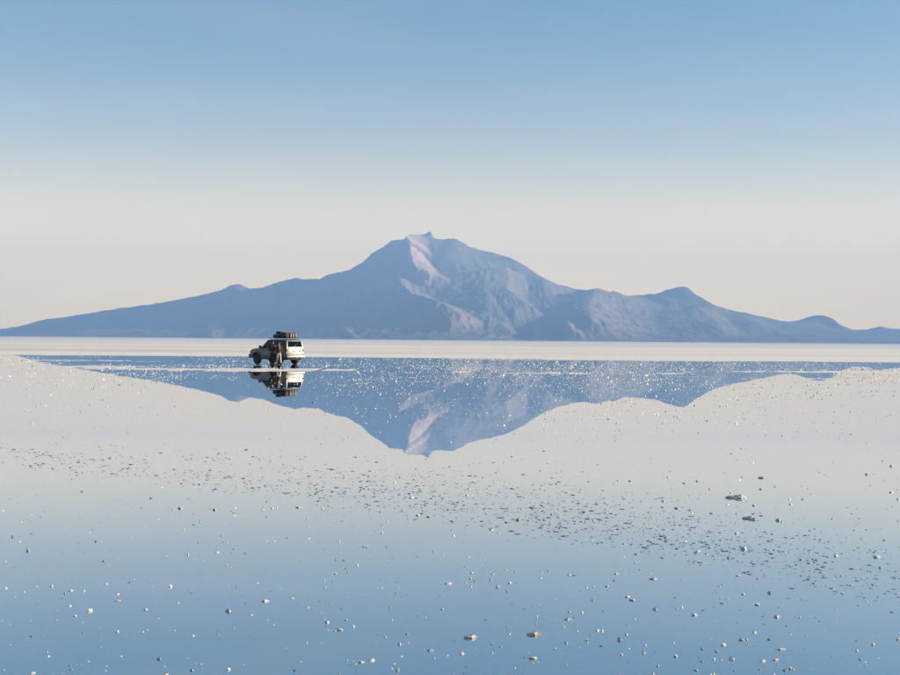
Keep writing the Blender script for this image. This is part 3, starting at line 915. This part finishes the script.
# position and size in photograph pixels of the lumps one can pick out
L = [(51.5,586,5,4.5),(71.5,590.5,7,4),(64.5,593,2.5,4),(63,597.5,2,2.5),(69.5,605.5,4.5,5),(90,610,7,6),(74.5,615.5,4,4),(106,583.5,4,6),(118,594,4,3),
 (117.5,600.5,8,2.5),(146,609,5,4),(117.5,631.5,5,4),(33.5,673,7,4),(84.5,591,2,3),(6,588,4,3),(170.5,586,5,6),(178,602.5,4,4),(227.5,610.5,8,6),(236.5,586,1.5,5),
 (265,600.5,9,7),(292,598,6,4),(193,635.5,4.5,4),(174.5,630.5,3,3),(158.5,658.5,6,5),(192,670,5,4),(228.5,669,6,5),(233.5,627.5,1.5,4),(294.5,670,3,5),(166,674,6,4),
 (335.5,573.5,5,3),(324.5,580,1.5,5),(325.5,587,2,4),(330.5,604,1.5,5),(327,622,7,5),(339,629.5,10,5),(353.5,626,3,4),(390.5,607,2.5,4),(399,644,4.5,4.5),
 (407,634,4,2.5),(371.5,660,10,6),(362,662,7,4.5),(397.5,669.5,4,8),(429.5,650,9,5),(434,658,4,4),(449,583,8,5),(472,572.5,4,3.5),(470.5,578,4,4),(474,581,2,2.5),
 (491,579.5,4,4),(492,574,5,2.5),(498,586.5,4,6),(510,582.5,4,4.5),(506.5,569.5,4,2.5),(569,574.5,6,3),(540.5,578,5,3),(586.5,587.5,3,4),(593.5,587,3,3),(593,600,4,3),
 (540.5,606,1.2,4),(537,616.5,2.5,4),(569,611.5,3,4),(582,612.5,4,4),(567,619,10,5),(563.5,627,4,4),(507,626.5,2,3),(509.5,634,4,3),(533,634,14,7),(470,637,13,7),
 (462,653.5,7,5),(533,658,9,4),(555,648.5,4,4),(586.5,640,3,4),(597.5,630,5,6),(616,573.5,7,4),(640,569,3,4),(654,578.5,10,5),(606.5,586,4,4),(628,596.5,6,4),
 (632.5,599.5,7,5),(654.5,609,7,5),(695,614.5,7,6),(602,630.5,4,6),(619,639,5.5,7),(626,634.5,4,4),(628.5,648.5,3.5,3),(621.5,654.5,4,4),(644,652.5,5,5),(645.5,645,3,4),
 (675.5,656,7,6),(658,665.5,3,5),(702.5,648.5,4,4),(717,651.5,4,4),(714,659,4,4),(702,661,4,3),(723.5,644.5,8,6),(732,658.5,8,6),(721,660,4,3),(741.5,639.5,6,5),
 (746.5,639.5,3,4),(743,594,6,4),(738.5,575.5,6,2.5),(713.5,673.5,4,4),(696,670,5,3),(757,604,8,5),(769,592.5,5,5),(776,616.5,7,5),(754.5,632,6,6),(769,639,4,3.5),
 (780.5,649,12,5),(775,659.5,9,5),(763,660.5,7,7),(790,668,5,7),(784,670,5,4),(793.5,669.5,4,3),(774,674,4,3),(851,585,5,3),(873,644,5,5),(857,650.5,4,5),(860,659.5,4,3),
 (899,639,5,5),(880,567.5,4,4),(788,598,5,3),(12.5,536.5,2.5,5),(28.5,550.5,5,5),(20,541.5,3,2.5),(103.5,561,5,3),(180.5,508,6,5),(173,509.5,3,2.5),(210,507.5,3,4),
 (215,509.5,5,4),(235,508,4,3),(263,509.5,3,4),(272,508,4,4),(277,507,3,3),(298,507,6,4),(200,521.5,2,5),(188,554.5,2.5,5),(217,552,6,5),(322.5,508.5,4,4),(327,510,2,3),
 (339,541,3,4),(364.5,546.5,8,4),(434,551,3,4),(411.5,497,6,5),(417.5,515,6,4),(301,507,3,4),(469.5,489,4,4),(467,495,4,4),(551.5,514,4,3),(518,519.5,5,4),(528.5,520,5,4),
 (491,529,6,4),(522,509,4,2.5),(452,521,6,3),(582,521.5,5,3),(730.5,492.5,3.5,3),(663.5,501,5,3),(667,537,7,4),(736.5,533,6,4),(711,513,6,3),(743,548.5,8,6),(698.5,551,7,5),
 (728,557.5,4,5),(677,508,6,4),(618,480.5,4,2.5),(630,480.8,4,2.5),(668.5,477,4,4),(684,483,6,3),(697,481,3,3),(710,489,4,3),(777.5,520,6,5),(782,521.5,3,3),(877.5,556.5,9,6),
 (866.5,474,5,5),(891.5,492,5,4),(836,555.5,7,5),(753,519,6,5),(754,505,6,4),(790.5,504,4,4),(898,499,4,4),(892,466,5,4),(816.5,560,4,4),(761,489,4,3),(762,477.5,8,4)]
rl = random.Random(21)
while len(L) < 262:                     # smaller ones filled in between
    x, y = rl.uniform(-8, 908), rl.uniform(520, 682)
    if x < 330 and rl.random() < 0.5: continue
    L.append((x, y, rl.choice([2, 2, 2.5, 3, 3.5]), rl.choice([2, 2.5, 3])))

def put_lump(mesh, px, py, w, h, kind=None):
    p = on_ground(px, py + h * 0.12)
    m_per_px = p.y / F
    a = w * m_per_px * 0.43
    hh = h * m_per_px * 0.40
    o = bpy.data.objects.new('salt_lump', mesh)
    col.objects.link(o)
    o.location = (p.x, p.y, -0.12 * hh)
    dp = a * rl.uniform(0.7, 1.15) if w / max(h, 1) < 1.8 else a * rl.uniform(0.45, 0.8)
    o.scale = (a * 1.12, dp, hh * 1.25)
    o.rotation_euler = (rl.uniform(-0.12, 0.12), rl.uniform(-0.12, 0.12), rl.uniform(-0.25, 0.25) + (math.pi if rl.random() < 0.5 else 0))
    return o
def lump_label(px, py, w, h):
    near = min((math.hypot(px - a, (py - b) * 1.5) - 0.5 * (w + c) for (a, b, c, d) in L if (a, b) != (px, py)), default=99)
    close = near < 4.5
    if h > 1.5 * w:
        return SHARD, 'narrow upright white salt shard poking out of the mirror water', 'upright salt shards in the water'
    if w >= 1.75 * h:
        if w >= 8: return CRUST, 'broad flat slab of salt crust lying low on the mirror water', 'broad salt crust slabs in the water'
        return CRUST, 'small flat scrap of salt crust lying on the mirror water', 'small salt crust scraps in the water'
    if w >= 8:
        return ROUND, 'thick knobbly white salt lump, big among the rounded ones', 'big rounded salt lumps in the water'
    if w >= 5.5:
        if close: return ROUND, 'middling rounded salt lump nearly touching a neighbouring lump', 'paired middling salt lumps in the water'
        return ROUND, 'middling rounded white salt lump standing alone in the mirror water', 'lone middling salt lumps in the water'
    if w >= 3.8:
        if close: return ROUND, 'small rounded salt lump nearly touching a neighbouring lump', 'paired small salt lumps in the water'
        return ROUND, 'small rounded white salt lump standing alone in the mirror water', 'lone small salt lumps in the water'
    if close: return ROUND, 'tiny salt pebble nearly touching a neighbouring lump', 'paired tiny salt pebbles in the water'
    return ROUND, 'tiny white salt pebble standing alone in the mirror water', 'lone tiny salt pebbles in the water'
for (px, py, w, h) in L:
    meshes, lab, grp = lump_label(px, py, w, h)
    tag(put_lump(rl.choice(meshes), px, py, w, h), lab, 'salt lump', grp)

# the big chunk, a low broken ridge of crust
def big_chunk(name, px, py, w, h, seed, label):
    bm = bmesh.new()
    bmesh.ops.create_icosphere(bm, subdivisions=5, radius=1.0)
    p = on_ground(px, py); mpp = p.y / F
    rnd = np.random.default_rng(seed)
    co = np.array([v.co for v in bm.verts])
    n1 = ridged(co[:, 0] * 2.2 + co[:, 2], co[:, 1] * 2.2 - co[:, 2], 4, seed) - 0.6
    n2 = fbm(co[:, 0] * 6 + co[:, 2] * 4, co[:, 1] * 6, 4, seed + 4) - 0.5
    for i, v in enumerate(bm.verts):
        c = v.co
        x = c.x
        hgt = 0.55 + 0.45 * math.exp(-((x - 0.62) / 0.28) ** 2) + 0.08 * math.sin(7 * x)
        k = 1 + 0.35 * n1[i] + 0.30 * n2[i]
        v.co = Vector((x * w * mpp * 0.5 * (1 + 0.12 * n1[i]), c.y * w * mpp * 0.24 * k, max(c.z, -0.3) * h * mpp * 0.62 * hgt * k))
    bmesh.ops.recalc_face_normals(bm, faces=bm.faces[:])
    me = bpy.data.meshes.new(name); bm.to_mesh(me); bm.free()
    o = link(name, me, M_chunk); o.location = (p.x, p.y, 0)
    return tag(o, label, 'salt chunk')
big_chunk('salt_chunk', 735.5, 497.8, 21, 6.5, 5, 'largest salt chunk, a long low ridge with a bright lit end')
big_chunk('salt_chunk', 748, 518.6, 12, 5.5, 9, 'low salt chunk with a tapering tail, next in size to the largest')

# ------------------------------------------------------------------ crumbs too many to count
ico_bm = bmesh.new(); bmesh.ops.create_icosphere(ico_bm, subdivisions=1, radius=1.0)
ICO_V = np.array([v.co for v in ico_bm.verts]); ICO_F = np.array([[v.index for v in f.verts] for f in ico_bm.faces]); ico_bm.free()
keep = ~(ICO_V[ICO_F][:, :, 2].max(1) < -0.2)
ICO_F = ICO_F[keep]

def crumbs(name, px, py, wpx, hpx, mat, label, aspect=0.8, rs=1, jit=0.3):
    """a pixel gives the direction only; every crumb lies where that ray meets the water"""
    r = np.random.default_rng(rs)
    D = np.stack([(px - 450) / F, -(py - 337.5) / F, -np.ones_like(px)], -1) @ np.array(CAM_R).T
    ok = D[:, 2] < -0.004
    D, wpx, hpx = D[ok], wpx[ok], hpx[ok]
    P = D * (-CAM_H / D[:, 2])[:, None]; P[:, 2] = 0
    n = len(P); mpp = P[:, 1] / F
    a = wpx * mpp * 0.5; h = hpx * mpp * 0.5
    V = ICO_V[None] * (1 + jit * r.normal(size=(n, len(ICO_V), 1)))
    V = V * np.stack([a, a * aspect * r.uniform(0.6, 1.2, n), h * 1.1], -1)[:, None, :]
    th = r.uniform(-0.5, 0.5, n); c, s = np.cos(th)[:, None], np.sin(th)[:, None]
    X = V[..., 0] * c - V[..., 1] * s; Yv = V[..., 0] * s + V[..., 1] * c
    V = np.stack([X, Yv, V[..., 2]], -1) + P[:, None, :]
    Fc = (ICO_F[None] + (np.arange(n) * len(ICO_V))[:, None, None]).reshape(-1, 3)
    me = np_mesh(name, V.reshape(-1, 3), Fc, smooth=False)
    o = link(name, me, mat)
    return tag(o, label, 'salt crumbs', kind='stuff')

# 1. the slanting drift of damp crumbs, their shaded sides painted dark
N = 13500
bx_ = rng.uniform(-260, 1180, N)
cx_ = np.array([-260, 0, 150, 300, 450, 600, 750, 900, 1180]); cy_ = np.array([446, 458, 467, 482, 500, 520, 548, 580, 640]); hw_ = np.array([12, 15, 20, 25, 30, 34, 38, 40, 44])
off = rng.normal(0, 0.52, N); off = np.where(off > 0.85, rng.uniform(-1, 0.8, N), off)
by_ = np.interp(bx_, cx_, cy_) + off * np.interp(bx_, cx_, hw_)
dens = fbm(bx_ / 26.0, by_ / 7.0, 3, 60) + 0.35 * np.exp(-((bx_ - 560) / 330.0) ** 2)
sel = dens > rng.uniform(0.38, 1.2, N)
bx_, by_ = bx_[sel], by_[sel]
n = len(bx_)
wp = np.clip(rng.lognormal(0.65, 0.5, n), 0.8, 7.0) * np.interp(by_, [440, 600], [0.75, 1.2])
hp = np.clip(wp * rng.uniform(0.16, 0.34, n), 0.35, 1.1)
crumbs('salt_crumbs', bx_, by_, wp, hp, M_crumb, 'slanting drift of small damp salt crumbs with painted shade across the water', 0.9, 2)

# 2. sparse crumbs everywhere
N = 2200
bx_ = rng.uniform(-260, 1180, N); by_ = 345 + (rng.uniform(0, 1, N) ** 0.75) * 335
sel = (by_ > 385) & (fbm(bx_ / 60.0, by_ / 14.0, 3, 70) > rng.uniform(0.3, 0.75, N))
bx_, by_ = bx_[sel], by_[sel]; n = len(bx_)
wp = np.clip(rng.lognormal(0.45, 0.45, n), 0.7, 4.5); hp = np.clip(wp * rng.uniform(0.2, 0.5, n), 0.4, 1.4)
crumbs('salt_crumbs', bx_, by_, wp, hp, M_crumb, 'sparse dark salt crumbs strewn over the open water', 0.9, 3)

# 3. white crumbs glinting in front of the volcano's reflection, thicker towards the far shore
N = 30000
bx_ = rng.uniform(-220, 1140, N); by_ = 357 + rng.gamma(1.5, 13.0, N) + 0.0085 * (bx_ - 450)
clus = fbm(bx_ / 110.0, by_ / 7.0, 4, 80) + 0.30 * np.exp(-((bx_ - 560) / 240.0) ** 2) - 0.12 * np.exp(-((bx_ - 240) / 60.0) ** 2)
sel = (clus > rng.uniform(0.42, 1.0, N)) & (by_ < 470)
bx_, by_ = bx_[sel], by_[sel]; n = len(bx_)
wp = np.clip(rng.lognormal(-0.2, 0.38, n), 0.5, 2.4) * np.interp(by_, [360, 420], [0.85, 1.15]); hp = np.clip(wp * rng.uniform(0.5, 1.0, n), 0.5, 2.6)
crumbs('salt_crumbs', bx_, by_, wp, hp, M_lump, 'white salt crumbs glinting in front of the reflected volcano', 0.9, 4)
# 4. white grit in the foreground
N = 620
bx_ = rng.uniform(-260, 1180, N); by_ = rng.uniform(470, 690, N)
n = N; wp = np.clip(rng.lognormal(0.3, 0.4, n), 0.7, 2.4); hp = wp * rng.uniform(0.4, 1.0, n)
crumbs('salt_crumbs', bx_, by_, wp, hp, M_lump, 'tiny white salt grit scattered between the larger lumps', 0.9, 5)

# 5. grit piled along the low salt bars
bars = [(95, 430, 364.5, 371.5, 2600), (440, 560, 367.5, 371.5, 700), (560, 700, 368, 380, 1500), (690, 900, 368.5, 373, 900), (100, 240, 372, 380, 700), (330, 720, 372, 388, 2200)]
bx_ = np.concatenate([rng.uniform(a, b, n_) for a, b, c, d, n_ in bars]); by_ = np.concatenate([rng.uniform(c, d, n_) for a, b, c, d, n_ in bars])
sel = fbm(bx_ / 40.0, by_ / 3.0, 3, 90) > rng.uniform(0.3, 0.85, len(bx_)); bx_, by_ = bx_[sel], by_[sel]; n = len(bx_)
wp = np.clip(rng.lognormal(-0.25, 0.35, n), 0.5, 1.7); hp = np.clip(wp * rng.uniform(0.4, 0.9, n), 0.4, 1.6)
crumbs('salt_crumbs', bx_, by_, wp, hp, M_lump, 'band of white salt grit along the low bars beside the car', 0.9, 6)
